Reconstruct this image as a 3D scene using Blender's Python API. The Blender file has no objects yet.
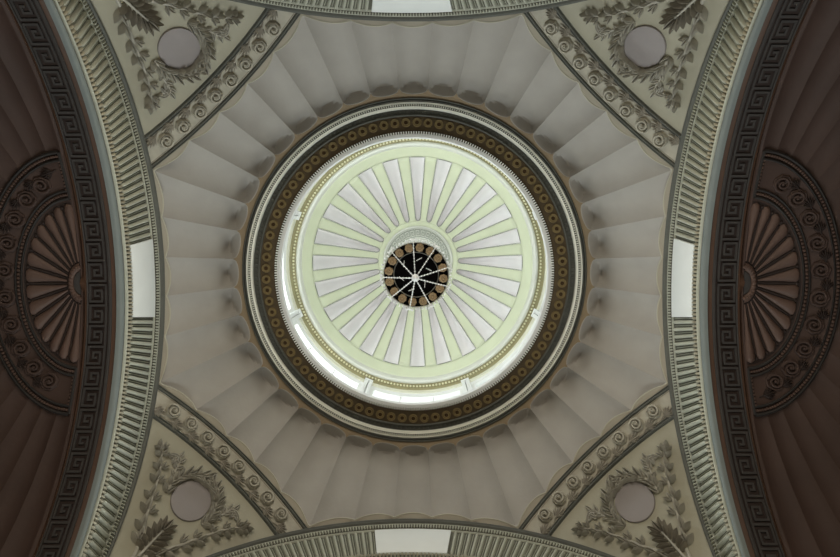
import bpy, math, random
import numpy as np
from mathutils import Matrix, Vector
random.seed(7); rng = np.random.default_rng(7)
C = bpy.context.scene.collection
PI = math.pi
S, Z0 = 3.0, 1.5            # metres per unit, height of the unit origin above the floor
sin, cos, sqrt = math.sin, math.cos, math.sqrt

# ------------------------------------------------------------------ materials
def srgb(c):                         # display values 0-255 to linear
    return tuple(v/255/12.92 if v/255 <= .04045 else ((v/255+.055)/1.055)**2.4 for v in c)
MATS = {}
def mat(name, col, rough=.7, var=.08, scale=3.0, bump=.15, metal=0, stains=0, spec=.3, trans=0, cracks=0):
    m = bpy.data.materials.new(name); m.use_nodes = True
    nt = m.node_tree; N = nt.nodes; L = nt.links
    b = N['Principled BSDF']
    col = srgb(col)
    tc = N.new('ShaderNodeTexCoord')
    n = N.new('ShaderNodeTexNoise'); n.inputs['Scale'].default_value = scale; n.inputs['Detail'].default_value = 6
    L.new(tc.outputs['Object'], n.inputs['Vector'])
    r = N.new('ShaderNodeValToRGB')
    r.color_ramp.elements[0].position = .3; r.color_ramp.elements[1].position = .7
    r.color_ramp.elements[0].color = (*[c*(1-var) for c in col], 1)
    r.color_ramp.elements[1].color = (*[min(1, c*(1+var)) for c in col], 1)
    L.new(n.outputs['Fac'], r.inputs['Fac'])
    out = r.outputs['Color']
    if stains:
        n2 = N.new('ShaderNodeTexNoise'); n2.inputs['Scale'].default_value = .9; n2.inputs['Detail'].default_value = 8
        L.new(tc.outputs['Object'], n2.inputs['Vector'])
        r2 = N.new('ShaderNodeValToRGB'); r2.color_ramp.elements[0].position = .56; r2.color_ramp.elements[1].position = .8
        L.new(n2.outputs['Fac'], r2.inputs['Fac'])
        mx = N.new('ShaderNodeMixRGB'); mx.inputs[2].default_value = (*[c*.72 for c in (col[0], col[1]*.93, col[2]*.85)], 1)
        mu = N.new('ShaderNodeMath'); mu.operation = 'MULTIPLY'; mu.inputs[1].default_value = stains
        L.new(r2.outputs['Color'], mu.inputs[0]); L.new(mu.outputs[0], mx.inputs[0]); L.new(out, mx.inputs[1])
        out = mx.outputs[0]
    L.new(out, b.inputs['Base Color'])
    b.inputs['Roughness'].default_value = rough; b.inputs['Metallic'].default_value = metal
    b.inputs['Specular IOR Level'].default_value = spec
    if trans: b.inputs['Transmission Weight'].default_value = trans
    if bump:
        bp = N.new('ShaderNodeBump'); bp.inputs['Strength'].default_value = bump; bp.inputs['Distance'].default_value = .01
        n3 = N.new('ShaderNodeTexNoise'); n3.inputs['Scale'].default_value = 25
        L.new(tc.outputs['Object'], n3.inputs['Vector'])
        L.new(n3.outputs['Fac'], bp.inputs['Height']); L.new(bp.outputs[0], b.inputs['Normal'])
    MATS[name] = m; return m
mat('flute_paint', (161, 156, 150), stains=.35, var=.05)
mat('border_paint', (159, 151, 136), stains=.25, var=.05)
mat('cusp_paint', (132, 115, 92), var=.06)
mat('edge_highlight', (180, 174, 158), var=.05)
mat('field_cream', (161, 156, 139), stains=.3, var=.05)
mat('relief_grey', (172, 167, 156), var=.12, scale=12, bump=.3)
mat('scroll_cream', (168, 162, 148), var=.1, scale=10, bump=.3)
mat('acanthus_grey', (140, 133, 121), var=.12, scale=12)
mat('slate', (90, 90, 84), var=.1, scale=8)
mat('dark_slate', (79, 79, 73), var=.12, scale=8)
mat('gap_shade', (76, 72, 60), var=.1)
mat('bead_gap_shade', (46, 44, 38), var=.1)
mat('arch_cream', (170, 170, 156), var=.06, scale=6)
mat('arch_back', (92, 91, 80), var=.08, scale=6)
mat('arch_egg', (159, 153, 135), var=.1, scale=10)
mat('keystone_pale', (223, 225, 223), var=.03, bump=.05)
mat('roll_blue_grey', (114, 120, 118), var=.06)
mat('roundel_grey', (145, 138, 137), var=.03, bump=.05)
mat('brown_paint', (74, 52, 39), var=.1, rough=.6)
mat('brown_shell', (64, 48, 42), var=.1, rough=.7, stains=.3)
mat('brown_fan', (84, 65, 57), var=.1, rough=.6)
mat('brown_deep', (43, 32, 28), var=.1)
mat('key_slate', (58, 54, 52), var=.1, scale=10)
mat('key_ground', (40, 29, 25), var=.1)
mat('frieze_brown', (76, 63, 44), var=.14, scale=10)
mat('frieze_rosette', (113, 97, 64), var=.12, scale=14)
mat('frieze_hole', (61, 42, 18), var=.1)
mat('bead_ivory', (230, 229, 218), var=.06)
mat('lip_white', (210, 210, 208), var=.03, bump=.05)
mat('dentil_light', (236, 236, 230), var=.05)
mat('drum_cream', (219, 217, 199), var=.04, bump=.05)
mat('foot_bead', (226, 221, 188), var=.04)
mat('fan_slate', (44, 40, 38), var=.1, scale=10)
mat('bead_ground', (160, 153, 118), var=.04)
mat('drum_white', (226, 226, 224), var=.02, bump=.04)
mat('dome_green', (209, 213, 186), var=.03, bump=.05)
mat('dome_flute', (242, 239, 239), var=.03, bump=.05)
mat('shade_line_grey', (138, 138, 130), var=.04, bump=0)
mat('roll_white', (208, 208, 198), var=.03, bump=0)
mat('collar_grey', (212, 212, 204), var=.04, bump=.05)
mat('key_fine', (154, 157, 146), var=.05)
mat('dish_black', (5, 4, 4), rough=.9, var=.3, bump=0, spec=.05)
mat('gilt_dull', (142, 120, 90), rough=.6, var=.3, scale=60, bump=.5, metal=.0)
mat('crystal', (251, 252, 251), rough=.35, var=.02, bump=0, spec=.8, trans=.12)
mat('crystal_metal', (181, 178, 168), rough=.35, var=.05, metal=.6, bump=0)
mat('outer_masonry', (141, 135, 124), var=.1)
mat('lower_wall', (154, 145, 128), var=.05)
mat('floor_stone', (176, 170, 158), var=.08, scale=2, rough=.5)
mat('frame_white', (220, 220, 216), var=.02, bump=0)
g = bpy.data.materials.new('window_glass'); g.use_nodes = True
nt = g.node_tree; nt.nodes.clear()
o_ = nt.nodes.new('ShaderNodeOutputMaterial'); mx = nt.nodes.new('ShaderNodeMixShader'); t_ = nt.nodes.new('ShaderNodeBsdfTransparent'); gl = nt.nodes.new('ShaderNodeBsdfGlossy')
gl.inputs['Roughness'].default_value = .05; mx.inputs[0].default_value = .06
t_.inputs[0].default_value = (.96, .98, .97, 1)
nt.links.new(t_.outputs[0], mx.inputs[1]); nt.links.new(gl.outputs[0], mx.inputs[2]); nt.links.new(mx.outputs[0], o_.inputs[0])
MATS['window_glass'] = g

# ------------------------------------------------------------------ mesh builder (unit coordinates)
class MB:
    def __init__(s): s.v = []; s.f = []; s.n = 0
    def add(s, verts, faces):
        verts = np.asarray(verts, float).reshape(-1, 3); s.v.append(verts)
        s.f += [tuple(i+s.n for i in f) for f in faces]; s.n += len(verts)
    def grid(s, P, cu=False, cv=False):
        P = np.asarray(P, float); nu, nv = P.shape[:2]; F = []
        for i in range(nu if cu else nu-1):
            a = i*nv; b = ((i+1) % nu)*nv
            for j in range(nv if cv else nv-1):
                k = (j+1) % nv
                F.append((a+j, b+j, b+k, a+k))
        s.add(P.reshape(-1, 3), F)
    def box8(s, c):          # 8 corners: bottom loop 0-3, top loop 4-7
        s.add(c, [(0, 3, 2, 1), (4, 5, 6, 7), (0, 1, 5, 4), (1, 2, 6, 5), (2, 3, 7, 6), (3, 0, 4, 7)])
    def box(s, x0, x1, y0, y1, z0, z1):
        s.box8([(x0, y0, z0), (x1, y0, z0), (x1, y1, z0), (x0, y1, z0), (x0, y0, z1), (x1, y0, z1), (x1, y1, z1), (x0, y1, z1)])
    def tube(s, pts, r, n=8, closed=False, up=None):
        pts = np.asarray(pts, float); m = len(pts)
        r = np.broadcast_to(np.asarray(r, float), (m,))
        if closed: tg = np.roll(pts, -1, 0)-np.roll(pts, 1, 0)
        else: tg = np.gradient(pts, axis=0)
        tg /= np.linalg.norm(tg, axis=1)[:, None]+1e-12
        ref = np.array(up if up is not None else (0.013, 0.021, 1.0))
        a = np.cross(tg, ref); bad = np.linalg.norm(a, axis=1) < 1e-3
        a[bad] = np.cross(tg[bad], (1, .1, 0)); a /= np.linalg.norm(a, axis=1)[:, None]
        b = np.cross(tg, a)
        th = np.arange(n)*2*PI/n
        P = pts[:, None]+r[:, None, None]*(a[:, None]*np.cos(th)[None, :, None]+b[:, None]*np.sin(th)[None, :, None])
        base = s.n
        s.grid(P, cu=closed, cv=True)
        if not closed:
            s.f.append(tuple(base+j for j in range(n))[::-1]); s.f.append(tuple(base+(m-1)*n+j for j in range(n)))
    def ball(s, c, r, nu=8, nv=5, frame=None):   # r scalar or 3
        r = np.broadcast_to(np.asarray(r, float), (3,))
        th = np.arange(nu)*2*PI/nu; V = [(0, 0, r[2])]
        for k in range(1, nv):
            p = PI*k/nv
            for t in th: V.append((r[0]*sin(p)*cos(t), r[1]*sin(p)*sin(t), r[2]*cos(p)))
        V.append((0, 0, -r[2])); V = np.array(V)
        if frame is not None: V = V@np.asarray(frame)
        F = [(0, 1+j, 1+(j+1) % nu) for j in range(nu)]
        for k in range(nv-2):
            a = 1+k*nu; b = a+nu
            F += [(a+j, b+j, b+(j+1) % nu, a+(j+1) % nu) for j in range(nu)]
        a = 1+(nv-2)*nu; e = len(V)-1
        F += [(e, a+(j+1) % nu, a+j) for j in range(nu)]
        s.add(V+np.asarray(c), F)
    def revolve(s, prof, n=256, closed=False, a0=0, a1=2*PI):
        full = abs(a1-a0-2*PI) < 1e-6
        th = np.linspace(a0, a1, n, endpoint=not full)
        prof = np.asarray(prof, float)
        P = np.stack([np.cos(th)[:, None]*prof[None, :, 0], np.sin(th)[:, None]*prof[None, :, 0], np.broadcast_to(prof[None, :, 1], (n, len(prof)))], -1)
        s.grid(P, cu=full, cv=closed)
    def mesh(s, name, m, smooth=True, angle=35, raw=False):
        V = np.concatenate(s.v)
        if not raw: V = V*S+np.array([0, 0, Z0])
        else: V = V*S
        me = bpy.data.meshes.new(name); me.from_pydata(V.tolist(), [], s.f); me.validate()
        me.materials.append(MATS[m])
        if smooth:
            me.polygons.foreach_set('use_smooth', [True]*len(me.polygons))
            me.set_sharp_from_angle(angle=math.radians(angle))
        return me
def link(name, me, parent=None):
    o = bpy.data.objects.new(name, me); C.objects.link(o)
    if parent is not None: o.parent = parent
    return o
def obj(name, mb, m, parent=None, smooth=True, angle=35, raw=False):
    return link(name, mb.mesh(name, m, smooth, angle, raw), parent)
def tag(o, label=None, cat=None, group=None, kind=None):
    if label: o['label'] = label
    if cat: o['category'] = cat
    if group: o['group'] = group
    if kind: o['kind'] = kind
    return o
def thing(name, label, cat, group=None, kind=None, loc=(0, 0, 0)):
    o = bpy.data.objects.new(name, None); C.objects.link(o); o.location = loc; o.empty_display_size = .1
    return tag(o, label, cat, group, kind)
def copy_tree(o, parent=None):
    c = o.copy(); C.objects.link(c)
    if parent is not None: c.parent = parent
    for ch in list(o.children): copy_tree(ch, c)
    return c
def solid(o, t, off=1):
    c = Vector((0, 0, 1.1*S+Z0)); d = sum((p.normal.dot((c-p.center).normalized())*p.area for p in o.data.polygons))
    md = o.modifiers.new('thickness', 'SOLIDIFY'); md.thickness = t*S; md.offset = -1 if d > 0 else 1
def place(o, P, ex, ey, ez):   # raw local mesh placed at unit point P with axes
    M = Matrix(((ex[0], ey[0], ez[0], P[0]*S), (ex[1], ey[1], ez[1], P[1]*S), (ex[2], ey[2], ez[2], P[2]*S+Z0), (0, 0, 0, 1)))
    o.matrix_local = M
def norm(a): a = np.asarray(a, float); return a/np.linalg.norm(a)

# ------------------------------------------------------------------ main dimensions
R1, ZK1 = 1.05624, 1.36518          # outer curve of each arch face, also the section of the vault
R2, ZK2 = 1.126, .949               # curve of the opening
RS = sqrt(1+R1*R1)                  # radius of the pendentive vault
RING_Z = 2.691
def bump(rho):
    t = np.clip((1.0-rho)/.25, 0, 1); return .082*t*t*(3-2*t)
def vault(phi, rho, d=0):
    x, y = rho*np.cos(phi), rho*np.sin(phi)
    z = ZK1+np.sqrt(RS*RS-rho*rho)+bump(rho)
    n = np.stack([x, y, z-ZK1], -1); n = n/np.linalg.norm(n, axis=-1)[..., None]
    return np.stack([x, y, z], -1)+n*np.asarray(d)[..., None]

# ------------------------------------------------------------------ fluted vault (ceiling)
NF, M = 40, 17
t = np.concatenate([np.linspace(-1, 1, M)[:-1] for _ in range(NF)])
phi = np.concatenate([(k*9+np.linspace(-1, 1, M)[:-1]*4.5)*PI/180 for k in range(NF)])
prof = np.maximum(1-t*t, 0)
a = np.mod(phi+PI/4, PI/2)-PI/4      # angle from the nearest axis
diag = np.abs(a) > math.radians(22.5)+1e-6
b = np.abs(a)
rho_b = np.where(diag, 1.421/(np.cos(b)+np.sin(b)), 1/np.cos(b))
rho_e = rho_b-np.where(diag, .012+.016*prof, .012+.012*prof)
rho_i = .793-.021*np.sqrt(prof)
rows = [(0, 0)]; L_ = 30
us = [0, .01, .03, .06, .09, .12, .15, .18, .21, .24, .27]+list(np.linspace(.31, .97, 14))+[.988, .997, 1.0]
Pm = []
for u in us:
    rho = rho_i+(rho_e-rho_i)*u
    D = .025+.052*np.exp(-(np.maximum(rho-rho_i-.018, 0)/.036)**2)
    s_in = np.clip((rho-rho_i)/(.004+.020*prof), 0, 1); hin = s_in*s_in*(3-2*s_in)*.5+s_in*.5
    hout = 1.0 if u < .996 else .0
    Pm.append(vault(phi, rho, D*prof*hin*hout))
m = MB(); m.grid(np.array(Pm), cv=True)
ceiling = obj('ceiling', m, 'flute_paint', angle=22); solid(ceiling, .03)
tag(ceiling, 'mauve-grey fluted vault spreading from the round cornice out to the four arches', 'ceiling', kind='structure')
m = MB(); m.grid(np.array([vault(phi, rho_e), vault(phi, rho_e+.001, 0*phi-.0025), vault(phi, rho_e+.006, 0*phi-.0025), vault(phi, (rho_e+rho_b)/2), vault(phi, rho_b+.004)]), cv=True)
tag(obj('scalloped_border', m, 'border_paint', ceiling), 'cream scalloped border where the flutes meet arches and friezes')
m = MB(); m.grid(np.array([vault(phi, rho_e-.0005, 0*phi+.002), vault(phi, rho_e-.0005, 0*phi-.004), vault(phi, rho_e+.001, 0*phi-.0055), vault(phi, rho_e+.003, 0*phi-.004), vault(phi, rho_e+.0035, 0*phi-.002)]), cv=True)
tag(obj('scallop_highlight', m, 'edge_highlight', ceiling), 'thin raised edge of the scallops, painted pale as a highlight')  # paler colour paints a highlight along the raised edge
m = MB(); m.grid(np.array([vault(phi, 0*phi+.745), vault(phi, .5*(rho_i+.745)), vault(phi, rho_i-.002, 0*phi-.001), vault(phi, rho_i)]), cv=True)
tag(obj('cusped_border', m, 'cusp_paint', ceiling), 'tan cusped border between flutes and cornice')

# ------------------------------------------------------------------ arch faces
ZM = 1.15
def arch(al, s, h=0, x=1.0):         # a point of the left arch face; h stands proud of it towards the room
    al = np.asarray(al, float); s = np.asarray(s, float)
    R = R1+(R2-R1)*s; zk = ZK1+(ZK2-ZK1)*s
    tt = (zk-ZM)*np.cos(al)+np.sqrt(R*R-((zk-ZM)*np.sin(al))**2)
    return np.stack([-x+np.asarray(h)+0*tt, tt*np.sin(al), ZM+tt*np.cos(al)], -1)
AM = 1.02
al = np.linspace(-AM, AM, 161)
def strip(m, prof, al=al):
    m.grid(np.array([arch(al, s, h) for s, h in prof]))
def arc_len_params(s, pitch, lim=AM, start=0.0):
    aa = np.linspace(0, lim, 3000); p = arch(aa, s); d = np.r_[0, np.cumsum(np.linalg.norm(np.diff(p, axis=0), axis=1))]
    q = np.arange(start, d[-1], pitch); return np.interp(q, d, aa)
def sym(a): return np.r_[-a[::-1], a]
def half_round(s0, s1, h0, h1, n=7):
    return [(s0+(s1-s0)*(1-cos(PI*i/(n-1)))/2, h0+(h1-h0)*sin(PI*i/(n-1))) for i in range(n)]
PANEL_A = .131
def build_arch():
    root = thing('archivolt', '', 'arch moulding', kind='thing')
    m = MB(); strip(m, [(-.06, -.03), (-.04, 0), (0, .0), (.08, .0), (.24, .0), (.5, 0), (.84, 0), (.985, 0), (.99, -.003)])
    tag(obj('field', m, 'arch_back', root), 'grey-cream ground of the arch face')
    m = MB(); strip(m, [(-.005, -.004)]+half_round(-.002, .030, .006, .012)+[(.034, -.003), (.042, -.003)]+half_round(.045, .085, .002, .014)+[(.09, -.003)])
    obj('roll_moulding', m, 'slate', root)
    m = MB(); strip(m, half_round(.222, .243, .0, .007, 5)); strip(m, half_round(.088, .10, .0, .005, 5)); strip(m, half_round(.768, .784, 0, .007, 5))
    obj('fillet', m, 'arch_cream', root)
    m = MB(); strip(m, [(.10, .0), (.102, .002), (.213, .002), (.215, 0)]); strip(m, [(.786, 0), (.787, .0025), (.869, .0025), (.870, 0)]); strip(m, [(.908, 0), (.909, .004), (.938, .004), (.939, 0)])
    tag(obj('shaded_ground', m, 'gap_shade', root), 'ground behind beads and eggs, painted dark as their shade')  # dark paint standing in for the shade between beads and eggs
    m = MB()
    for aa in sym(arc_len_params(.16, .0110, start=.0055)):
        m.ball(arch(aa, .148, .004), (.0040, .0060, .0140), 6, 4, frame=[(0, cos(aa), -sin(aa)), (1, 0, 0), (0, sin(aa), cos(aa))])
    obj('bead_moulding', m, 'arch_cream', root)
    # egg and dart
    m = MB()
    for aa in sym(arc_len_params(.83, .0136, start=.0068)):
        rad = np.array([0, sin(aa), cos(aa)]); tan_ = np.array([0, cos(aa), -sin(aa)]); nx = np.array([1., 0, 0])
        m.ball(arch(aa, .826, .005), (.0052, .0150, .013), 7, 5, frame=[tan_, rad, nx])
        a2 = aa+.0068/1.08
        m.ball(arch(a2, .850, .002), (.0010, .006, .005), 4, 4, frame=[tan_, rad, nx])
    obj('egg_moulding', m, 'arch_egg', root)
    m = MB(); strip(m, [(.8715, 0)]+half_round(.876, .902, .004, .013, 5)+[(.907, .0)])
    obj('fillet', m, 'arch_cream', root)
    # flutes between the mouldings
    pitch = .0258
    for sd in (-1, 1):
      m = MB()
      for aa in arc_len_params(.54, pitch, lim=AM-.02, start=PANEL_A*1.09+pitch*.5)*sd:
        w = pitch*.60/1.09/2
        for (c, hw, s0, s1, h) in ((aa, w*.86, .262, .76, .014), (aa+pitch*.5/1.09, w*.22, .268, .755, .006)):
            G = []
            for u, k in ((s0, .15), (s0+.015, .75), (s0+.04, 1), (s1-.04, 1), (s1-.015, .75), (s1, .15)):
                G.append([arch(c+hw*q*(.6+.4*k), u, h*k*sqrt(max(0, 1-q*q))-.0005) for q in (-1, -.8, -.35, .35, .8, 1)])
            m.grid(np.array(G))
      obj('fluting', m, 'arch_cream', root, angle=60)
    m = MB(); pa = np.linspace(-PANEL_A+.004, PANEL_A-.004, 24)
    strip(m, [(.25, 0), (.25, .009), (.262, .011), (.755, .011), (.765, .009), (.765, 0)], pa)
    for e in (pa[0], pa[-1]):
        m.add([arch(e, .25, 0), arch(e, .25, .009), arch(e, .262, .011), arch(e, .755, .011), arch(e, .765, .009), arch(e, .765, 0)], [(0, 1, 2, 3, 4, 5)])
    tag(obj('keystone_panel', m, 'keystone_pale', root), 'plain pale panel at the crown of the arch')
    # blue grey roll on the edge of the opening
    m = MB(); strip(m, [(.938, 0)]+half_round(.940, 1.022, .004, .013, 9)+[(1.022, -.006)])
    obj('edge_roll', m, 'roll_blue_grey', root)
    m = MB(); strip(m, [(.909, .0), (.910, .005), (.935, .005), (.936, .0)]);
    obj('groove', m, 'slate', root)
    return root
arch0 = build_arch()
arch_lab = ['fluted cream arch moulding framing the left brown half dome',
            'fluted cream arch moulding cut off by the top edge of the photo',
            'fluted cream arch moulding framing the right brown half dome',
            'fluted cream arch moulding cut off by the bottom edge of the photo']
arches = [arch0]+[copy_tree(arch0) for _ in range(3)]
for i, r in enumerate(arches):
    r.rotation_euler.z = i*PI/2      # left, top, right, bottom
    tag(r, arch_lab[i], 'arch moulding')

# ------------------------------------------------------------------ soffits and Greek key bands (left, right) and plain soffits
XJ = 1.124
def soff(th, x, h=0):                # h stands proud of the soffit, towards the room axis
    th = np.asarray(th, float); r = R2-np.asarray(h)+0*th
    return np.stack([-np.asarray(x)+0*th, r*np.sin(th), ZK2+r*np.cos(th)], -1)
TH = np.linspace(-.875, .875, 121)
def build_soffit():
    m = MB(); m.grid(np.array([soff(TH, x) for x in (.998, 1.03, 1.06, 1.10, XJ, XJ)]+[soff(TH, XJ, -.03)]))
    return m
soffits = []
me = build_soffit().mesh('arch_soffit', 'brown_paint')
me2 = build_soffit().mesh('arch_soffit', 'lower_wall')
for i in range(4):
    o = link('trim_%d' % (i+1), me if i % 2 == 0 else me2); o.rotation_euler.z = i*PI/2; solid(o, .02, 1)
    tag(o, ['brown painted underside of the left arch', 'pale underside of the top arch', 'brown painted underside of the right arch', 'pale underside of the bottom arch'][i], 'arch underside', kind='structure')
def key_box(m, u0, u1, v0, v1, x0, pitch, W, sgn, k, h0=.001, h1=.0055):
    def P(u, v, h):
        th = sgn*(k+u)*pitch; return soff(th, x0+v*W, h)
    c = [P(u0, v0, h0), P(u1, v0, h0), P(u1, v1, h0), P(u0, v1, h0), P(u0, v0, h1), P(u1, v0, h1), P(u1, v1, h1), P(u0, v1, h1)]
    m.box8(c)
def meander(t=.105):                  # line rectangles (u0,u1,v0,v1) of one unit
    h = t/2; L = []
    def seg(a, b):
        (u0, v0), (u1, v1) = a, b
        L.append((min(u0, u1)-h, max(u0, u1)+h, min(v0, v1)-h, max(v0, v1)+h))
    pts = [(0, .06), (0, .94), (.80, .94), (.80, .28), (.27, .28), (.27, .66), (.53, .66), (.53, .50)]
    for p, q in zip(pts, pts[1:]): seg(p, q)
    seg((0, .06), (1, .06)); return L
def build_key():
    root = thing('greek_key_band', '', 'Greek key band', kind='thing')
    m = MB(); m.grid(np.array([soff(TH, x, h) for x, h in ((1.036, 0), (1.036, .0015), (1.104, .0015), (1.104, 0))]))
    tag(obj('ground', m, 'key_ground', root), 'dark red-brown ground between the key lines')
    m = MB()
    for x0, x1 in ((1.024, 1.0345), (1.1045, 1.110)):
        m.grid(np.array([soff(TH, x, h) for x, h in ((x0, 0), (x0, .004), (x0+.002, .006), (x1-.002, .006), (x1, .004), (x1, 0))]))
    obj('border', m, 'key_slate', root)
    m = MB(); pitch = .0626
    for sgn in (-1, 1):
        for k in range(0, 14):
            for (u0, u1, v0, v1) in meander():
                key_box(m, u0+.10, u1+.10, v0, v1, 1.039, pitch, .062, sgn, k)
    obj('key_pattern', m, 'key_slate', root, smooth=False)
    return root
key0 = build_key(); key1 = copy_tree(key0); key1.rotation_euler.z = PI
tag(key0, 'slate Greek key band under the left arch, beside the left brown half dome', 'Greek key band')
tag(key1, 'slate Greek key band under the right arch, beside the right brown half dome', 'Greek key band')

# ------------------------------------------------------------------ brown half domes
RC, DC = 1.118, .71
def conch(psi, ph, d=0, side=1):     # d raises towards the room
    psi = np.asarray(psi, float); ph = np.asarray(ph, float); psi, ph = psi+0*ph, ph+0*psi
    ex, ey, ez = DC*np.sin(psi)*np.cos(ph), RC*np.sin(psi)*np.sin(ph), RC*np.cos(psi)
    n = np.stack([ex/DC**2, ey/RC**2, ez/RC**2], -1); n = n/np.linalg.norm(n, axis=-1)[..., None]
    d = np.asarray(d)[..., None]
    return np.stack([-XJ-ex, ey, ZK2+ez], -1)+np.stack([n[..., 0]*d[..., 0], -n[..., 1]*d[..., 0], -n[..., 2]*d[..., 0]], -1)
def build_conch():
    m = MB(); nfl = 18; ph = []; tt = []
    for k in range(nfl):
        q = np.linspace(-1, 1, 11)[:-1]; tt += list(q); ph += list(-PI/2+(k+.5+q/2)*PI/nfl)
    ph.append(PI/2); tt.append(1); ph = np.array(ph); tt = np.array(tt)
    ps = [.0, .02, .1, .2, .3, .385, .39, .395, .42, .5, .6, .7, .8, .9, 1.0, 1.1, 1.25, 1.4, PI/2]
    G = []
    for p in ps:
        D = 0 if p < .39 else (.016*min(1, (p-.385)/.03))
        G.append(conch(p, ph, -D*(1-tt*tt)*sin(min(p, 1.2))))
    m.grid(np.array(G)); return m
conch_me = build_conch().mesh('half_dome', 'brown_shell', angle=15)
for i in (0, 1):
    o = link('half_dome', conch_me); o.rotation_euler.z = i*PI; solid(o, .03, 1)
    tag(o, ['dark brown fluted half dome beyond the left arch', 'dark brown fluted half dome beyond the right arch'][i], 'half dome', kind='structure')
ph = np.linspace(-PI/2+.03, PI/2-.03, 91)
def cstrip(m, prof, ph=ph): m.grid(np.array([conch(p+0*ph, ph, d) for p, d in prof]))
def build_fan():
    root = thing('fan_ornament', '', 'fan ornament', kind='thing')
    m = MB(); cstrip(m, [(.0, .001), (.05, .001), (.1, .001), (.2, .001), (.262, .001)]); tag(obj('ground', m, 'brown_deep', root), 'dark sunk ground behind the petals')
    m = MB(); cstrip(m, [(.001, .004), (.020, .007), (.034, .005), (.036, .001)]); tag(obj('hub', m, 'key_slate', root), 'dark half round hub')
    m = MB()
    for k in range(13):
        p = -PI/2+.1+k*(PI-.2)/12
        m.ball(conch(.048, p, .006), .0072, 8, 5)
    cstrip(m, [(.037, .0)]+[(.037+.024*(1-cos(PI*i/6))/2, .003+.007*sin(PI*i/6)) for i in range(7)])
    obj('hub_beading', m, 'brown_fan', root)
    npet = 14
    for k in range(npet):
        pc = -PI/2+(k+.5)*PI/npet; m = MB(); G = []
        for s in (0, .03, .15, .4, .65, .8, .9, .96, 1.0):
            psi = .066+(.245-.066)*s
            w = (.42+.58*s)*.465*PI/npet*(1 if s < .86 else sqrt(max(0.0, 1-((s-.86)/.14)**2))+.02)
            w *= (.245/psi)**.0
            hh = (.004+.009*s)*(1 if s < .86 else sqrt(max(0, 1-((s-.86)/.14)**2)))+.001
            G.append([conch(psi, min(max(pc+w*q, -PI/2+.01), PI/2-.01), hh*sqrt(max(0, 1-q*q))) for q in (-1, -.92, -.7, -.35, 0, .35, .7, .92, 1)])
        m.grid(np.array(G)); obj('petal', m, 'brown_fan', root)
        m = MB(); pe = pc+.5*PI/npet
        if k < npet-1:
            m.tube([conch(.05+.17*q, pe, .003) for q in np.linspace(0, 1, 9)], np.linspace(.0015, .0035, 9), 6)
            # dark arrow bead between the tips
            m.ball(conch(.235, pe, .004), (.005, .005, .005), 6, 4)
            obj('dart', m, 'brown_deep', root)
    m = MB()
    for c, w in ((.258, .005), (.281, .004), (.372, .004), (.395, .005)):
        cstrip(m, [(c-w+2*w*(1-cos(PI*i/6))/2, .010*sin(PI*i/6)) for i in range(7)])
    for p in (ph[0], ph[-1]):
        q = np.linspace(.258, .395, 12)
        m.tube(conch(q, 0*q+p, .004), .005, 6)
    obj('rim_moulding', m, 'fan_slate', root)
    for psi, n in ((.2695, 70), (.3835, 100)):
        m = MB()
        for p in np.linspace(ph[0]+.01, ph[-1]-.01, n): m.ball(conch(psi, p, .004), .0048, 6, 4)
        obj('rim_beading', m, 'brown_fan', root)
    for p in (ph[0]+.025, ph[-1]-.025):
        m = MB()
        for q in np.linspace(.285, .368, 9): m.ball(conch(q, p, .004), .0046, 6, 4)
        obj('end_beading', m, 'brown_fan', root)
    m = MB(); cstrip(m, [(.285, .002), (.31, .002), (.34, .002), (.368, .002)]); tag(obj('border_field', m, 'brown_shell', root), 'brown curved field between the two bead rows')
    return root

# small reusable reliefs in flat local coordinates (x along, y across, z proud)
def leaf_into(m, base, d, nrm, ln, w, h, lift=.3, groove=True, n=6):
    d = norm(d); nrm = norm(nrm); sd = np.cross(nrm, d); base = np.asarray(base, float); G = []
    cs = [(-1, -.4), (-.92, .5), (-.62, .95), (-.3, .8), (-.07, -.1), (.07, -.1), (.3, .8), (.62, .95), (.92, .5), (1, -.4)] if groove else [(-1, 0), (-.6, .7), (0, 1), (.6, .7), (1, 0)]
    for i in range(n+1):
        s = i/n; ww = w*(sin(PI*min(1, s*.92+.08)**.8)+.03); hh = h*(sin(PI*min(1, s*.85+.12))+.05)
        c = base+d*ln*s+nrm*(h*lift*s)
        G.append([c+sd*ww*q+nrm*hh*z for q, z in cs])
    m.grid(np.array(G))
def rosette_mesh(r, mname, name='scroll_rosette', turns=1.6, hgt=.010):
    m = MB()
    # cupped disc, spiral band, centre knob, scalloped rim
    G = [];th = np.linspace(0, 2*PI, 33)[:-1]
    for q, z in ((1.0, 0), (.96, .55), (.86, .8), (.7, .45), (.45, .2), (0.01, .15)):
        G.append([(r*q*(1+.05*cos(8*t)*(q > .8))*cos(t), r*q*(1+.05*cos(8*t)*(q > .8))*sin(t), z*hgt) for t in th])
    m.grid(np.array(G), cv=True)
    tt = np.linspace(0, 1, 34); ang = -tt*turns*2*PI+2.2; rad = r*(.86-.68*tt)
    m.tube(np.stack([rad*np.cos(ang), rad*np.sin(ang), hgt*(.75+.25*tt)], -1), r*(.15-.06*tt), 7)
    m.ball((0, 0, hgt*.8), (r*.2, r*.2, hgt*.6), 8, 5)
    return m.mesh(name, mname, raw=True)
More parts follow.
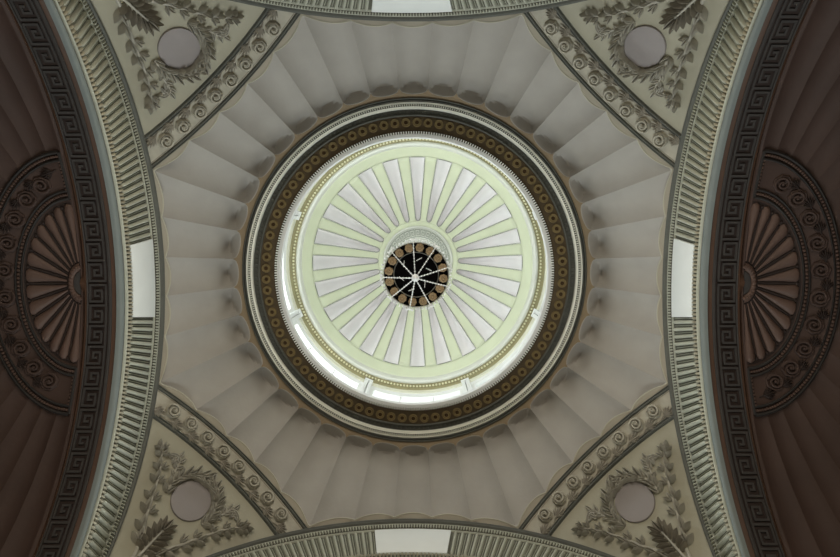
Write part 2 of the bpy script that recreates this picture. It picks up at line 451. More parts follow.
def acanthus_mesh(ln, mname, w=.34, name='acanthus_leaf'):
    m = MB()
    for k, a_ in enumerate((-1.15, -.75, -.35, 0, .35, .75, 1.15)):
        l2 = ln*(.62, .74, .9, 1.0, .9, .74, .62)[k]
        leaf_into(m, (-ln*.45+.02*ln*abs(k-3), 0, 0), (cos(a_*.75), sin(a_*.75), .08), (0, 0, 1), l2, ln*.085, ln*.16, groove=False)
    m.tube([(-ln*.8, 0, .001), (-ln*.5, ln*.05, .004), (-ln*.2, 0, .008), (ln*.4, 0, .010)], [ln*.05, ln*.06, ln*.05, ln*.02], 6)
    return m.mesh(name, mname, raw=True)
fan_ros = rosette_mesh(.030, 'brown_shell', hgt=.010); fan_leaf = acanthus_mesh(.042, 'brown_deep')
fan0 = build_fan()
for k in range(10):
    p = math.radians(-67.5+15*k); psi = .322
    P = conch(psi, p, .002); e1 = norm(conch(psi, p+.01)-conch(psi, p-.01)); e2 = norm(conch(psi+.01, p)-conch(psi-.01, p)); n_ = norm(np.cross(e1, e2))
    if n_[2] > 0: n_ = -n_
    e2 = np.cross(n_, e1)
    place(link('scroll_rosette', fan_ros, fan0), P, e1, e2, n_)
    p2 = p-math.radians(7.5); psi2 = .344
    P = conch(psi2, p2, .002); e1 = norm(conch(psi2, p2+.01)-conch(psi2, p2-.01)); e2 = norm(conch(psi2+.01, p2)-conch(psi2-.01, p2)); n_ = norm(np.cross(e1, e2))
    if n_[2] > 0: n_ = -n_
    e2 = np.cross(n_, e1)
    place(link('acanthus_leaf', fan_leaf, fan0), P, e1, e2, n_)
fan1 = copy_tree(fan0); fan1.rotation_euler.z = PI
tag(fan0, 'brown fan of petals with a scroll border at the top of the left half dome', 'fan ornament')
tag(fan1, 'brown fan of petals with a scroll border at the top of the right half dome', 'fan ornament')

# ------------------------------------------------------------------ pendentives (corner at the upper left of the photo, then rotated)
DG = norm((-1, -1, 0)); PD = norm((-1, 1, 0)); UP = np.array([0, 0, 1.0])
def plane_sec(be, rm, h=0):          # vertical plane section of the vault at distance rm from the axis
    be = np.asarray(be, float); rm = np.asarray(rm, float); be, rm = be+0*rm, rm+0*be; Rm = np.sqrt(RS*RS-rm*rm)
    P = DG*rm[..., None]+PD*(Rm*np.sin(be))[..., None]+UP*(ZK1+Rm*np.cos(be)+bump(np.sqrt(rm**2+(Rm*np.sin(be))**2)))[..., None]
    n = P-np.array([0, 0, ZK1]); n = n/np.linalg.norm(n, axis=-1)[..., None]
    return P-n*np.asarray(h)[..., None]
RM0, RM1 = 1.421/sqrt(2), 1.5185/sqrt(2)
def be_lim(rm):                      # where the section meets the arch plane
    y = rm*sqrt(2)-1.0; tpos = (1-y)/sqrt(2); return math.asin(tpos/sqrt(RS*RS-rm*rm))
def bgrid(m, prof, n=61):
    G = []
    for rm, h in prof:
        bl = be_lim(min(rm, 1.40)); be = np.linspace(-bl, bl, n); G.append(plane_sec(be, rm+0*be, h))
    m.grid(np.array(G))
# triangular field
C0 = DG*1.176+UP*(ZK1+sqrt(RS*RS-1.176**2)); CN = norm(C0-np.array([0, 0, ZK1]))
EU = norm(np.cross(PD, CN)); 
if EU@DG > 0: EU = -EU               # EU points towards the centre of the vault
def chart(u, v, h=0):
    d = CN*RS+EU*u+PD*v
    return np.array([0, 0, ZK1])+norm(d)*(RS-h)
def build_pendentive():
    m = MB(); bgrid(m, [(RM0-.004, 0)]+[(r, 0) for r in np.linspace(RM0, 1.405, 26)])
    return m
pend_me = build_pendentive().mesh('pendentive', 'field_cream')
corner = ['upper left', 'upper right', 'lower right', 'lower left']
for i in range(4):
    o = link('pendentive', pend_me); o.rotation_euler.z = i*PI/2; solid(o, .03, 1)
    tag(o, 'cream triangular wall surface between two arches in the %s corner' % corner[i], 'pendentive', kind='structure')
# scroll frieze
scroll_me = rosette_mesh(.0285, 'scroll_cream', hgt=.022); ac_me = acanthus_mesh(.052, 'acanthus_grey')
def build_frieze():
    root = thing('scroll_frieze', '', 'frieze', kind='thing')
    wd = RM1-RM0
    m = MB(); bgrid(m, [(RM0+.004, .0015), (RM0+wd*.5, .0015), (RM1-.004, .0015)]); tag(obj('field', m, 'scroll_cream', root), 'plain cream ground of the frieze')
    for r0 in (RM0, RM1):
        m = MB()
        pr = [(r0-.0075, 0)]+[(r0-.0075+.005*(1-cos(PI*i/4))/2, .008*sin(PI*i/4)) for i in range(1, 4)]+[(r0-.0025, .002)]
        pr += [(r0-.0025+.007*(1-cos(PI*i/6))/2, .002+.009*sin(PI*i/6)) for i in range(1, 7)]+[(r0+.0062, .0)]
        bgrid(m, pr); tag(obj('roll_moulding', m, 'slate', root), 'double dark grey roll moulding')
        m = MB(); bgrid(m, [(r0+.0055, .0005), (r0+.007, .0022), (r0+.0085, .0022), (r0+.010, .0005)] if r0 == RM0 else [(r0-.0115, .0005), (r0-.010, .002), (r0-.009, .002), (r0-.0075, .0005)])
        obj('shade_strip', m, 'acanthus_grey', root)  # slightly raised darker strip, painted as the shade beside the roll
    rmf = RM0+wd*.45; rml = RM0+wd*.78
    def at(me_, nm, be, rm, rot, h=.0015):
        P = plane_sec(be, np.array(rm), h); e1 = norm(plane_sec(be+.01, np.array(rm))-plane_sec(be-.01, np.array(rm)))
        n_ = -norm(P-np.array([0, 0, ZK1])); e2 = np.cross(n_, e1)
        a1 = e1*cos(rot)+e2*sin(rot); a2 = np.cross(n_, a1)
        place(link(nm, me_, root), P, a1, a2, n_)
    # EU-ward side is the inner side; leaves lie on the outer side
    for k in range(8): at(scroll_me, 'scroll_rosette', -.293+.0838*k, rmf, .3)
    for k in range(9): at(ac_me, 'acanthus_leaf', -.293+.0838*(k-.5), rml, .25 if k else .1)
    for k in range(8):
        m = MB(); b0 = -.293+.0838*(k-.75); q = np.linspace(0, 1, 9)
        m.tube([plane_sec(b0+.0838*.6*s, np.array(rml-(.0)*s-wd*.18*s*s*0+wd*.05*sin(PI*s)), .005) for s in q], .0042, 6)
        obj('stem', m, 'scroll_cream', root)
    return root
fr0 = build_frieze()
def in_corner(o, i): o.rotation_euler.z = i*PI/2
frs = [fr0]+[copy_tree(fr0) for _ in range(3)]
for i, r in enumerate(frs):
    in_corner(r, i); tag(r, 'curved frieze of eight scrolls and leaves cutting off the %s corner of the vault' % corner[i], 'frieze')
# roundel
m = MB(); RR = .0745
G = []
for q, h in ((1.0, 0), (1.0, .006), (.985, .009), (.95, .0095), (.5, .0095), (.01, .0095)):
    G.append([chart(RR*q*cos(t_), RR*q*sin(t_), h) for t_ in np.linspace(0, 2*PI, 49)[:-1]])
m.grid(np.array(G), cv=True)
rme = m.mesh('roundel', 'roundel_grey')
for i in range(4):
    o = link('roundel', rme); in_corner(o, i)
    tag(o, 'plain round grey disc ringed by the leaf wreath of the %s corner' % corner[i], 'roundel')
# foliage
K = 1/277.0
def sleaf(m, u, v, ang, ln, w, h=2.6):   # all in photo-scale small units
    a_ = chart(u*K, v*K, 0); b_ = chart((u+cos(ang)*ln)*K, (v+sin(ang)*ln)*K, 0)
    leaf_into(m, a_, b_-a_, norm(np.array([0, 0, ZK1])-a_), np.linalg.norm(b_-a_), w*K, h*K, lift=.8)
def stem_path(pts, n=40):
    pts = np.array(pts, float); tk = np.linspace(0, 1, len(pts)); q = np.linspace(0, 1, n)
    # catmull-rom style smoothing
    def cr(col):
        y = pts[:, col]; dy = np.gradient(y, tk); out = []
        for s in q:
            i = min(len(tk)-2, int(s*(len(tk)-1))); h = tk[i+1]-tk[i]; x = (s-tk[i])/h
            out.append(y[i]*(1+2*x)*(1-x)**2+dy[i]*h*x*(1-x)**2+y[i+1]*x*x*(3-2*x)+dy[i+1]*h*x*x*(x-1))
        return np.array(out)
    return np.stack([cr(0), cr(1)], -1)
def build_foliage():
    root = thing('foliage_relief', '', 'plaster foliage', kind='thing')
    rr = random.Random(3)
    for sg in (1, -1):
        p = stem_path([(-80, 2*sg), (-62, 9*sg), (-42, 21*sg), (-22, 32*sg), (-2, 44*sg), (12, 56*sg), (17, 62*sg)], 50)
        m = MB(); m.tube([chart(a_*K, b_*K, 1.2*K) for a_, b_ in p], np.linspace(1.9, .7, 50)*K, 7)
        spray = obj('leaf_spray', m, 'relief_grey', root)
        m = MB(); n = 8
        for k in range(n):
            i = int(7+k*(39)/(n-1)); i = min(i, 47)
            d = p[i+1]-p[i]; a0 = math.atan2(d[1], d[0]); sc = 1.0-.35*k/n
            # outer side triple, inner side double
            for off, l_ in ((.12, 12), (.98, 12.5)):
                sleaf(m, p[i][0]+(3.2-3.5*off)*cos(a0)+2*cos(a0+sg*1.57), p[i][1]+(3.2-3.5*off)*sin(a0)+2*sin(a0+sg*1.57), a0+sg*off+rr.uniform(-.1, .1), l_*sc, 2.15*sc, 6.5)
            for off, l_ in ((-.30, 10), (-1.1, 9.5)):
                if k < 2: continue
                sleaf(m, p[i][0]+2*cos(a0-sg*1.3), p[i][1]+2*sin(a0-sg*1.3), a0+sg*off+rr.uniform(-.12, .12), l_*sc*.95, 2.0*sc, 5)
        sleaf(m, p[-1][0], p[-1][1], a0, 8, 2.2)
        obj('leaves', m, 'relief_grey', spray)
    # palmette
    m = MB(); q = np.linspace(-74, -40, 20)
    m.tube([chart(a_*K, 0, 1.8*K) for a_ in q], np.linspace(1.5, .8, 20)*K, 7)
    pal = obj('palmette', m, 'relief_grey', root)
    m = MB()
    for k in range(6):
        u = -66+5.4*k; l_ = 14-abs(k-2.5)*.9
        for sg in (1, -1):
            sleaf(m, u, 1.5*sg, sg*(1.55-.20*k), l_, 1.85, 7)
    sleaf(m, -39, 0, 0, 13, 2.8, 4.5)
    obj('palmette_lobes', m, 'acanthus_grey', pal)
    # wreath round the roundel, open towards the corner
    th = np.radians(np.linspace(-112, 112, 70)); rw = 26.5
    m = MB(); m.tube([chart(rw*cos(a_)*K, rw*sin(a_)*K, 1.6*K) for a_ in th], 1.3*K, 8)
    wr = obj('wreath', m, 'relief_grey', root)
    m = MB()
    for sg in (1, -1):
        for k in range(8):
            a_ = sg*math.radians(112-14.5*k)
            cx, cy = rw*cos(a_), rw*sin(a_); tg = a_-sg*PI/2
            dense = 1.15 if k > 4 else .95
            for off in ((.85, 0.0, -.75) if k > 3 else (.8, -.7)):
                sleaf(m, cx+rr.uniform(-.8, .8), cy+rr.uniform(-.8, .8), tg+sg*off+rr.uniform(-.15, .15), 10.5*dense, 2.4*dense, 8 if k > 3 else 6)
    obj('leaves', m, 'relief_grey', wr)
    # tendrils with little leaves leaving the wreath towards the sprays
    for sg in (1, -1):
        p = stem_path([(4, 28*sg), (11, 34*sg), (20, 37*sg), (24, 42*sg), (19, 45*sg)], 24)
        m = MB(); m.tube([chart(a_*K, b_*K, 1.0*K) for a_, b_ in p], np.linspace(1.1, .6, 24)*K, 6)
        td = obj('tendril', m, 'relief_grey', root)
        m = MB()
        for i in (2, 7, 11, 15, 19, 22):
            d = p[i+1]-p[i]; a0 = math.atan2(d[1], d[0])
            for off in (.7, -.7): sleaf(m, p[i][0], p[i][1], a0+off+rr.uniform(-.2, .2), 8, 2.2, 3)
        obj('leaves', m, 'relief_grey', td)
    return root
fo0 = build_foliage()
fos = [fo0]+[copy_tree(fo0) for _ in range(3)]
for i, r in enumerate(fos):
    in_corner(r, i); tag(r, 'grey plaster sprays, palmette and wreath in relief on the %s corner' % corner[i], 'plaster foliage')

# ------------------------------------------------------------------ round cornice
cor = thing('round_cornice', 'brown round cornice with rosettes and bead rows below the windows', 'cornice', kind='thing')
PXR = RING_Z/610.0
def ring(m, prof, n=360): m.revolve(prof, n)
def hr(r0, r1, z0, z1, n=7): return [(r0+(r1-r0)*(1-cos(PI*i/(n-1)))/2, z0+(z1-z0)*sin(PI*i/(n-1))) for i in range(n)]
z = RING_Z
m = MB(); ring(m, [(.785, z+.03), (.7605, z-.004)]+hr(.760, .752, z-.004, z-.014)+[(.7515, z+.002)]+hr(.751, .7425, z, z-.010)+[(.742, z+.004)])
tag(obj('outer_roll', m, 'dark_slate', cor), 'dark slate outer roll moulding')
m = MB(); ring(m, [(.742, z+.004), (.741, z-.010), (.7345, z-.012), (.7335, z-.001), (.7225, z-.001), (.7215, z-.013), (.713, z-.011), (.712, z+.004)])
obj('bead_fillet', m, 'bead_ivory', cor)
m = MB(); ring(m, [(.7336, z-.001), (.7335, z-.0018), (.7225, z-.0018), (.7224, z-.001)]); obj('shaded_ground', m, 'bead_gap_shade', cor)  # dark ring, the shade between the beads put into its colour
m = MB(); nb = 460
for k in range(nb):
    a_ = 2*PI*k/nb; m.ball((.728*cos(a_), .728*sin(a_), z-.009), (.0046, .0034, .004), 6, 4, frame=[(cos(a_), sin(a_), 0), (-sin(a_), cos(a_), 0), (0, 0, 1)])
obj('bead_row', m, 'bead_ivory', cor)
m = MB(); ring(m, [(.712, z+.004), (.711, z+.008), (.690, z+.008), (.689, z+.002)])
for k in range(220):
    a_ = 2*PI*k/220
    m.ball((.701*cos(a_), .701*sin(a_), z+.006), (.0075, .004, .005), 6, 4, frame=[(cos(a_), sin(a_), 0), (-sin(a_), cos(a_), 0), (0, 0, 1)])
tag(obj('leaf_row', m, 'dark_slate', cor), 'dark row of small leaves')
m = MB(); ring(m, [(.690, z+.01)]+hr(.690, .6825, z+.002, z-.004, 5)+[(.682, z+.006)]); obj('inner_fillet', m, 'slate', cor)
m = MB(); ring(m, [(.684, z+.006), (.62, z+.006), (.618, z+.012)]); tag(obj('rosette_field', m, 'frieze_brown', cor), 'brown ground of the rosette row')
m = MB(); r0 = .0205; G = []
th = np.linspace(0, 2*PI, 25)[:-1]
for q, h in ((1, 0), (.97, .004), (.86, .0065), (.72, .005), (.6, .0045), (.5, .006), (.42, .004), (.38, -.002)):
    G.append([(r0*q*cos(a_), r0*q*sin(a_), -h) for a_ in th])
m.grid(np.array(G), cv=True); ros_me = m.mesh('rosette', 'frieze_rosette', raw=True)
m = MB(); m.add([(r0*.45*cos(a_), r0*.45*sin(a_), -.0008) for a_ in th], [tuple(range(24))]); m.ball((0, 0, -.002), (r0*.14, r0*.14, .002), 6, 4)
hole_me = m.mesh('rosette_centre', 'frieze_hole', raw=True)
NR = 84
for k in range(NR):
    a_ = 2*PI*(k+.35)/NR; a_ = 2*PI*(k+.19-.225*cos(a_)-.095*sin(a_))/NR; rr_ = 148.8*PXR
    o = link('rosette', ros_me, cor); o.location = (rr_*cos(a_)*S, rr_*sin(a_)*S, (z+.0055)*S+Z0); o.rotation_euler.z = a_
    if abs(a_-math.radians(120.9)) > PI/NR: link('rosette_centre', hole_me, o)   # one rosette is filled in
m = MB(); ring(m, [(.618, z+.012), (.6175, z+.010), (.6055, z+.010), (.605, z+.012)]); obj('dentil_backing', m, 'frieze_hole', cor)  # black-brown colour stands in for the shade between the dentils
m = MB(); nd = 348
for k in range(nd):
    a_ = 2*PI*k/nd; w = .0023
    P = []
    for zz in (z-.012, z+.011):
        for r_, s_ in ((.6055, -1), (.6055, 1), (.6150, 1), (.6150, -1)):
            P.append((r_*cos(a_)-s_*w*sin(a_), r_*sin(a_)+s_*w*cos(a_), zz))
    m.box8(P)
obj('dentil_row', m, 'dentil_light', cor, smooth=False)
m = MB(); ring(m, [(.6055, z+.012), (.6050, z-.010), (.598, z-.012), (.5975, z-.010), (.590, z-.010), (.588, z-.006), (.587, z+.01), (.590, z+.028), (.60, z+.034), (.70, z+.05), (.768, z+.066)])
obj('lip', m, 'lip_white', cor)
m = MB(); ring(m, [(.765, z+.066), (.815, z+.066), (.815, z+.03), (.785, z+.03)], 120); obj('back', m, 'outer_masonry', cor)

# ------------------------------------------------------------------ drum with eight windows
ZD0, ZD1 = z+.066, 3.60
WZ0, WZ1 = 2.86, 3.475
RD_, TW = .762, .05
WA = math.radians(19.6)
def curved_box(m, a0, a1, z0, z1, r0=RD_, r1=RD_+TW, n=10):
    aa = np.linspace(a0, a1, n)
    G = [[(r*cos(a_), r*sin(a_), zz) for r, zz in ((r0, z0), (r0, z1), (r1, z1), (r1, z0))] for a_ in aa]
    b_ = m.n; m.grid(np.array(G), cv=True)
    m.f.append((b_, b_+1, b_+2, b_+3)); e = b_+(n-1)*4; m.f.append((e+3, e+2, e+1, e))
m = MB(); curved = [k*PI/4 for k in range(8)]
m.revolve([(RD_, ZD0), (RD_, WZ0-.005), (RD_+TW, WZ0-.005), (RD_+TW, ZD0)], 160, closed=True)
m.revolve([(RD_, WZ1+.005), (RD_, ZD1+.02), (RD_+TW, ZD1+.02), (RD_+TW, WZ1+.005)], 160, closed=True)
for c in curved: curved_box(m, c+WA, c+PI/4-WA, WZ0-.005, WZ1+.005, n=5)
drum = obj('wall_drum', m, 'drum_white', angle=40)
tag(drum, 'white round drum wall under the pale dome, pierced by eight windows', 'wall', kind='structure')
m = MB(); ring(m, [(.762, 3.545), (.757, 3.548), (.757, 3.562), (.7605, 3.566), (.7605, 3.599), (.745, 3.602)], 240)
tag(obj('upper_band', m, 'drum_cream', drum), 'cream band above the windows')
# pilasters
m = MB()
for s_ in (-1, 1):
    m.box(RD_-.022, RD_+.002, s_*.013-.010, s_*.013+.010, ZD0+.02, 3.55)
    for q in (-.005, .0, .005):
        m.box(RD_-.025, RD_-.021, s_*.013+q-.0012, s_*.013+q+.0012, ZD0+.06, 3.50)
m.box(RD_-.026, RD_+.002, -.025, .025, 3.54, 3.575); m.box(RD_-.028, RD_+.002, -.028, .028, ZD0, ZD0+.04)
pm = m.mesh('pilaster', 'drum_white', smooth=False)
for k in range(8):
    o = link('pilaster', pm, drum); o.rotation_euler.z = k*PI/4+PI/8
# windows
m = MB(); fr = .010
curved_box(m, -WA-.002, WA+.002, WZ0-.006, WZ0+fr, RD_-.002, RD_+.03); curved_box(m, -WA-.002, WA+.002, WZ1-fr, WZ1+.006, RD_-.002, RD_+.03)
for s_ in (-1, 1): curved_box(m, s_*WA-.012, s_*WA+.012, WZ0, WZ1, RD_-.002, RD_+.03, 3)
for q in (-1, 1): curved_box(m, q*WA*.36-.0045, q*WA*.36+.0045, WZ0, WZ1, RD_+.005, RD_+.02, 3)
wf = m.mesh('window_frame', 'frame_white', smooth=False)
m = MB(); curved_box(m, -WA, WA, WZ0, WZ1, RD_+.012, RD_+.014, 12); wg = m.mesh('window_pane', 'window_glass')
wl = ['right in the photo', 'lower right in the photo', 'bottom in the photo', 'lower left in the photo', 'left in the photo', 'upper left in the photo', 'top in the photo', 'upper right in the photo']
for k in range(8):
    o = link('window_%d' % (k+1), wf); o.rotation_euler.z = k*PI/4
    tag(o, 'white-framed curved window of the drum, the one at the '+wl[k].replace(' in the photo', ' of the ring'), 'window', kind='structure')
    link('glass', wg, o)

# ------------------------------------------------------------------ pale fluted dome
RDM, ZDM = .731, 3.489
def dome(r, ph, d=0):                # d pushes outward
    r = np.asarray(r, float); ph = np.asarray(ph, float); r, ph = r+0*ph, ph+0*r; zz = np.sqrt(RDM**2-r**2)
    k = (RDM+np.asarray(d))/RDM
    k = k+0*r; return np.stack([r*np.cos(ph)*k, r*np.sin(ph)*k, ZDM+zz*k], -1)
ZB = 3.617
moul = thing('dome_moulding', 'white roll moulding and bead row around the foot of the pale dome', 'moulding', kind='thing')
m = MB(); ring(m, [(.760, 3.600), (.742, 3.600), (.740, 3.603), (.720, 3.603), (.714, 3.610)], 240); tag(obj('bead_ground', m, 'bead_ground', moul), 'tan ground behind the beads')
m = MB(); nb = 236
for k in range(nb):
    a_ = 2*PI*k/nb; m.ball((.7305*cos(a_), .7305*sin(a_), 3.602), (.0070, .0070, .009), 7, 5)
obj('bead_row', m, 'foot_bead', moul)
m = MB(); ring(m, [(.745, 3.63), (.722, 3.625), (.720, 3.606)]+hr(.716, .695, 3.606, 3.594, 9)+[(.6955, 3.63), (.697, 3.66), (.700, 3.70)], 300)
obj('roll', m, 'roll_white', moul)
NFL = 24; RI, RO = .272, .656
def halfw(r):
    w = .0150+(.0480-.0150)*(r-RI)/(RO-RI)
    if r < RI+.024: w *= sqrt(max(0, 1-((RI+.024-r)/.024)**2))
    return w
rs = [RI+.024*(1-cos(PI/2*i/6)) for i in range(7)]+list(np.linspace(RI+.05, RO, 16))
m = MB()
for k in range(NFL):
    c = k*2*PI/NFL+PI/NFL*0; G = []
    for r in rs:
        a0 = halfw(r)/r; a1 = 2*PI/NFL-a0
        aa = c+np.linspace(a0, a1, 7); G.append(dome(r+0*aa, aa))
    m.grid(np.array(G))
aa = np.linspace(0, 2*PI, 24*12+1)[:-1]
m.grid(np.array([dome(r+0*aa, aa) for r in np.linspace(.225, RI, 4)]), cv=True)
m.grid(np.array([dome(r+0*aa, aa) for r in np.linspace(RO, .703, 6)]), cv=True)
dm = obj('dome', m, 'dome_green', angle=50); solid(dm, .0015)
tag(dm, 'pale green saucer dome with twenty-four tapering flutes above the ring of windows', 'dome', kind='structure')
m = MB(); G = []
for j, r in enumerate([rs[0]-.0008]+rs+[RO+.0008, RO+.0009]):
    rr_ = min(max(r, RI), RO); w = halfw(rr_)/r
    s_in = min(1, max(0, (r-RI)/.07)); s_out = 1 if r <= RO-.0001 else 0
    if r >= RO and j == len(rs): s_out = 1
    dep = .047*(.35+.65*s_in)*s_out
    row = []
    for q in (-1.03, -.985, -.96, -.85, -.65, -.4, -.15, .15, .4, .65, .85, .96, .985, 1.03):
        d_ = -.0015 if abs(q) > 1 else (-.008 if abs(q) > .98 else .018+dep*(1-q*q)**.5)
        if j == 0 or j >= len(rs)+1: d_ = -.0015
        row.append(dome(r, q*w if j else q*.001, d_))
    G.append(row)
m.grid(np.array(G)); fm = m.mesh('flute', 'dome_flute', angle=45)
m = MB()
edge = [dome(r, halfw(r)/r, -.0005) for r in rs[1:]]+[dome(RO, q*halfw(RO)/RO, -.0005) for q in (.5, 0, -.5)]+[dome(r, -halfw(r)/r, -.0005) for r in rs[:0:-1]]
m.tube(edge, .0030, 6, closed=True); shade_line_me = m.mesh('flute_shade_line', 'shade_line_grey')  # grey tube drawn in place of the shade line round each flute
for k in range(NFL):
    o = link('flute', fm, dm); o.rotation_euler.z = k*2*PI/NFL
    link('flute_shade_line', shade_line_me, o)
tag(dm.children[0], 'lilac-white sunk flute')
for ch in dm.children: ch['label'] = 'lilac-white sunk flute'
# collar at the crown
col = thing('ceiling_rose', 'pale round collar with a fine Greek key at the crown of the dome', 'ceiling rose', kind='thing')
def dz(r): return ZDM+sqrt(RDM**2-r*r)
m = MB(); ring(m, [(.240, dz(.24)+.002)]+hr(.240, .224, dz(.24)-.002, dz(.24)-.012)+[(.223, dz(.22)-.004), (.155, dz(.155)-.010), (.150, dz(.15)-.018), (.135, dz(.15)-.018), (.12, dz(.12)-.006), (.001, dz(0)-.006)], 160)
obj('disc', m, 'collar_grey', col)
m = MB(); nk = 34; W = .055
for k in range(nk):
    for (u0, u1, v0, v1) in meander(.13):
        P = []
        for h in (.0, .006):
            for u, v in ((u0, v0), (u1, v0), (u1, v1), (u0, v1)):
                r = .162+v*W; a_ = (k+u)*2*PI/nk; P.append((r*cos(a_), r*sin(a_), dz(r)-.0035-h))
        m.box8(P)
obj('key_pattern', m, 'key_fine', col, smooth=False)
m = MB()
for k in range(12):
    a_ = k*PI/6; c = np.array([0, 0, dz(0)-.008]); leaf_into(m, c+np.array([cos(a_), sin(a_), 0])*.02, (cos(a_), sin(a_), -.03), (0, 0, -1), .09, .018, .012)
m.ball((0, 0, dz(0)-.012), (.025, .025, .02), 12, 6); obj('rosette', m, 'collar_grey', col)

# ------------------------------------------------------------------ chandelier
ch = thing('chandelier', 'crystal chandelier with a black dish and nine bead strands under the dome', 'chandelier', kind='thing')
CX, CY, CZ = .0115, -.001, 2.52
def off(P): P = np.asarray(P, float); return P+np.array([CX, CY, 0])
def cb(mb): 
    mb.v = [v+np.array([CX, CY, 0]) for v in mb.v]; return mb
RDI = .1345
m = MB(); ring(m, [(.0005, CZ+.012), (.09, CZ+.012), (.097, CZ+.002), (.131, CZ-.001), (.134, CZ+.002), (.134, CZ+.012), (.10, CZ+.03), (.0005, CZ+.036)], 96)
tag(obj('dish', cb(m), 'dish_black', ch), 'black round dish')
m = MB(); ring(m, hr(.095, .091, CZ+.008, CZ+.002, 5), 96); m.revolve(hr(.132, .1365, CZ+.001, CZ-.004, 5), 96); obj('hoop', cb(m), 'crystal_metal', ch)
m = MB(); th = np.linspace(0, 2*PI, 33)[:-1]
for q, h in ((1, 0), (.9, .004), (.6, .006), (.3, .008), (.02, .009)): pass
m.grid(np.array([[(.0186*q*(1+.07*cos(8*a_))*cos(a_), .0172*q*(1+.07*cos(8*a_))*sin(a_), -h) for a_ in th] for q, h in ((1, 0), (.92, .004), (.6, .0065), (.35, .004), (.2, .009), (.02, .010))]), cv=True)
gm = m.mesh('gilt_rosette', 'gilt_dull', raw=True)
for k in range(16):
    a_ = math.radians(-82.3+22.5*k); o = link('gilt_rosette', gm, ch); o.location = ((.1135*cos(a_)+CX)*S, (.1135*sin(a_)+CY)*S, (CZ-.0005)*S+Z0); o.rotation_euler.z = a_
# fringe: short drops round the rim
nfr = 64
for k in range(nfr):
    m = MB(); a_ = 2*PI*k/nfr; r = RDI+.004+.004*(k % 2)
    for j in range(3): m.ball((r*cos(a_)*(1+.01*j), r*sin(a_)*(1+.01*j), CZ-.004-.007*j), (.0042, .0042, .0050), 6, 4)
    m.ball((r*cos(a_)*1.02, r*sin(a_)*1.02, CZ+.010), (.003, .003, .004), 6, 4)
    obj('rim_drop', cb(m), 'crystal', ch)
HZ = 2.31
strand_me = None
for ang in (-94.8, -54.6, -13.2, 20, 64.8, 101, 137.9, 176, 223.3):
    a_ = math.radians(ang); m = MB(); n = 21
    p0 = np.array([.139*cos(a_), .139*sin(a_), CZ-.004]); p1 = np.array([.012*cos(a_), .012*sin(a_), HZ+.012])
    for j in range(n+1):
        s_ = j/n; p = p0*(1-s_)+p1*s_; p[2] -= .012*sin(PI*s_)
        m.ball(p, (.0034 if j % 2 else .0024), 6, 4)
    # little bow of crystals where the strand leaves the hoop
    tn = np.array([-sin(a_), cos(a_), 0]); rd = np.array([cos(a_), sin(a_), 0])
    for q in (-2, -1, 1, 2): m.ball(p0+tn*q*.0060+rd*(.003+abs(q)*.003), .0042, 6, 4)
    m.ball(p0+rd*.005, .0055, 6, 4)
    obj('bead_strand', cb(m), 'crystal', ch)
# hub
m = MB(); m.ball((0, 0, HZ), (.013, .013, .012), 12, 8)
for k in range(10):
    a_ = k*PI/5; m.ball((.0115*cos(a_), .0115*sin(a_), HZ+.003), (.0042, .0042, .006), 6, 4)
for k, zz in enumerate((-.014, -.022, -.028)): m.ball((0, 0, HZ+zz), .0055-.001*k, 8, 5)
obj('hub', cb(m), 'crystal', ch)
# inner drops
for k, (dx, dy) in enumerate(((-66, -67), (18, -92), (72, -35), (50, 48), (-25, 78), (-80, 15))):
    x_, y_ = dx/100*.045/.62, dy/100*.045/.62
    m = MB(); zc = 2.45; a_ = math.atan2(y_, x_)
    for j in range(7):
        q = (j-3)/3; m.ball((x_+.011*q*cos(a_+.9), y_+.011*q*sin(a_+.9), zc), .0019, 6, 4)
    m.tube([(x_, y_, CZ+.012), (x_, y_, zc+.001)], .0006, 5); m.ball((x_, y_, zc-.006), (.0022, .0022, .006), 6, 4)
    obj('crystal_drop', cb(m), 'crystal', ch)
m = MB(); m.tube([(0, 0, CZ+.03), (0, 0, dz(0)-.03)], .004, 8)
for zz in np.arange(CZ+.06, dz(0)-.05, .05): m.ball((0, 0, zz), (.008, .008, .014), 8, 5)
obj('rod', cb(m), 'crystal_metal', ch)

# ------------------------------------------------------------------ lower room (floor, piers, apses, side bays)
FZ = -.5
m = MB(); m.box(-2.0, 2.0, -2.2, 2.2, FZ-.05, FZ)
tag(obj('floor', m, 'floor_stone', smooth=False), 'pale stone floor of the hall', 'floor', kind='structure')
names = ['left', 'top', 'right', 'bottom']
for i in range(4):
    m = MB()
    for s_ in (-1, 1):
        y0, y1 = sorted((s_*.857, s_*1.0)); m.box(-XJ-.001, -1.0, y0, y1, FZ, 1.745)
    m.box(-1.128, -1.004, 1.004, 1.128, FZ, 2.3)   # solid corner behind the two arches
    if i % 2 == 0:                   # apse wall
        pa = np.linspace(-PI/2, PI/2, 41)
        m.grid(np.array([[(-XJ-(DC+w)*cos(a_), (RC+w)*sin(a_), zz) for w, zz in ((0, FZ), (0, ZK2), (.05, ZK2), (.05, FZ))] for a_ in pa]), cv=True)
        for s_ in (-1, 1):           # spandrel behind the arch
            y0, y1 = sorted((s_*1.0, s_*1.2)); m.box(-XJ-.05, -1.0, y0, y1, FZ, ZK2+.05)
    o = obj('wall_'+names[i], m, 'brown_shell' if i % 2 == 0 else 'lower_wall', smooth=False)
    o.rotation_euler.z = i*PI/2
    tag(o, 'pier and lower wall under the %s arch' % names[i], 'wall', kind='structure')
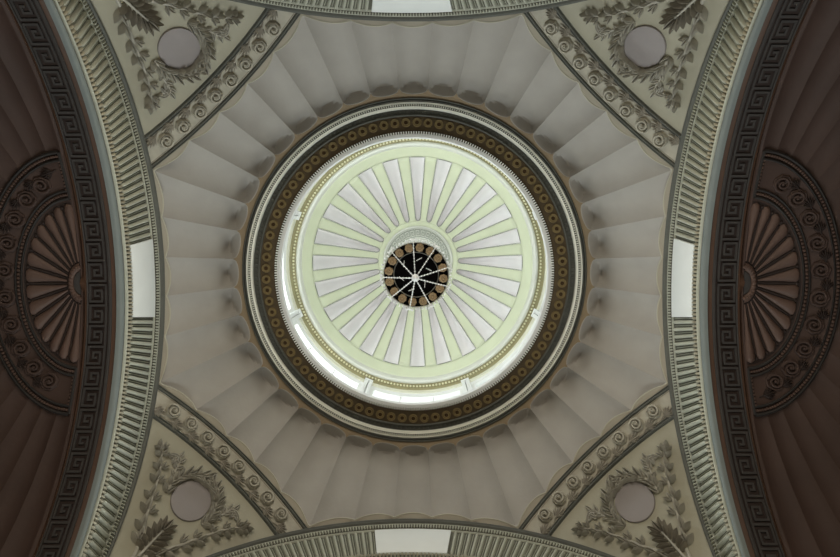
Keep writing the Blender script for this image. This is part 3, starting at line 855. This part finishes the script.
# bays behind the top and bottom arches, each with a tall unseen window added for light
for i, sg in ((0, -1), (1, 1)):
    m = MB(); Y = 2.0
    thb = np.linspace(-1.35, 1.35, 41); rb = 1.16
    m.grid(np.array([[(rb*sin(a_), sg*yy, ZK2+rb*cos(a_)) for yy in (XJ-.002, Y)] for a_ in thb]))
    for s_ in (-1, 1):
        x0, x1 = sorted((s_*1.13, s_*1.18)); y0, y1 = sorted((sg*1.12, sg*Y)); m.box(x0, x1, y0, y1, FZ, ZK2+.3)
    # end wall round the window opening
    y0, y1 = sorted((sg*Y, sg*(Y+.06)))
    m.box(-1.18, -.6, y0, y1, FZ, 2.15); m.box(.6, 1.18, y0, y1, FZ, 2.15); m.box(-.6, .6, y0, y1, FZ, -.1); m.box(-.6, .6, y0, y1, 1.55, 2.15)
    tag(obj('wall_%s_bay' % names[1+2*i], m, 'lower_wall', angle=30), 'pale vaulted bay behind the %s arch' % names[1+2*i], 'wall', kind='structure')
    m = MB(); ym = sg*(Y+.03)
    for x_ in (-.59, -.2, .2, .59): m.box(x_-.012, x_+.012, ym-.012, ym+.012, -.1, 1.55)
    for z_ in (-.09, .45, 1.0, 1.54): m.box(-.6, .6, ym-.010, ym+.010, z_-.010, z_+.010)
    w = obj('window_%d' % (9+i), m, 'frame_white', smooth=False); tag(w, 'tall unseen window of the %s bay, added for light' % names[1+2*i], 'window', kind='structure')
    m = MB(); m.box(-.6, .6, ym-.002, ym+.002, -.1, 1.55); obj('glass', m, 'window_glass', w)

# ------------------------------------------------------------------ light: daylight through the drum windows, added light at the unseen bay windows
def area(name, P, d, sx, sy, power, colr=(1, 1, 1)):
    l = bpy.data.lights.new(name, 'AREA'); l.shape = 'RECTANGLE'; l.size = sx*S; l.size_y = sy*S; l.energy = power; l.color = colr
    o = bpy.data.objects.new(name, l); C.objects.link(o)
    o.location = (P[0]*S, P[1]*S, P[2]*S+Z0); o.rotation_euler = Vector(d).to_track_quat('-Z', 'Z').to_euler()
    return o
DRUM_P = [18, 22, 34, 64, 102, 64, 34, 22]
for k in range(8):
    a_ = k*PI/4; rr_ = RD_+.10
    area('daylight_drum', (rr_*cos(a_), rr_*sin(a_), 3.26), (-cos(a_), -sin(a_), 0), .70, .90, DRUM_P[k], (.95, .98, 1))
LOW = (620, 840)  # unseen bay sources, added to light the vault from below
area('added_daylight_top_bay', (0, -2.12, .75), (0, 1, -.1), 1.3, 1.7, LOW[0], (1, .88, .74))
area('added_daylight_bottom_bay', (0, 2.12, .75), (0, -1, -.1), 1.3, 1.7, LOW[1], (.95, .99, 1))
w = bpy.data.worlds.new('world'); bpy.context.scene.world = w; w.use_nodes = True
w.node_tree.nodes['Background'].inputs[0].default_value = (.85, .92, 1, 1); w.node_tree.nodes['Background'].inputs[1].default_value = .8

# ------------------------------------------------------------------ camera
Mr = [[9.99963849e-01, 1.07752801e-03, 8.43440511e-03], [-5.29186540e-04, 9.97901594e-01, -6.47466544e-02], [-8.48647263e-03, 6.47398504e-02, 9.97866089e-01]]
cd = bpy.data.cameras.new('camera'); cd.sensor_width = 36; cd.lens = 610/840*36; cd.clip_start = .05
cam = bpy.data.objects.new('camera', cd); C.objects.link(cam)
cam.matrix_world = Matrix(((Mr[0][0], -Mr[1][0], -Mr[2][0], .04906*S), (Mr[0][1], -Mr[1][1], -Mr[2][1], -.149167*S), (Mr[0][2], -Mr[1][2], -Mr[2][2], Z0), (0, 0, 0, 1)))
sc = bpy.context.scene; sc.camera = cam
sc.view_settings.view_transform = 'Standard'; sc.view_settings.look = 'None'; sc.view_settings.gamma = 1; sc.view_settings.exposure = 0
sc.view_settings.use_curve_mapping = False
sc.cycles.use_denoising = True; sc.cycles.max_bounces = 10; sc.cycles.diffuse_bounces = 6; sc.cycles.transparent_max_bounces = 8
sc.cycles.sample_clamp_indirect = 10
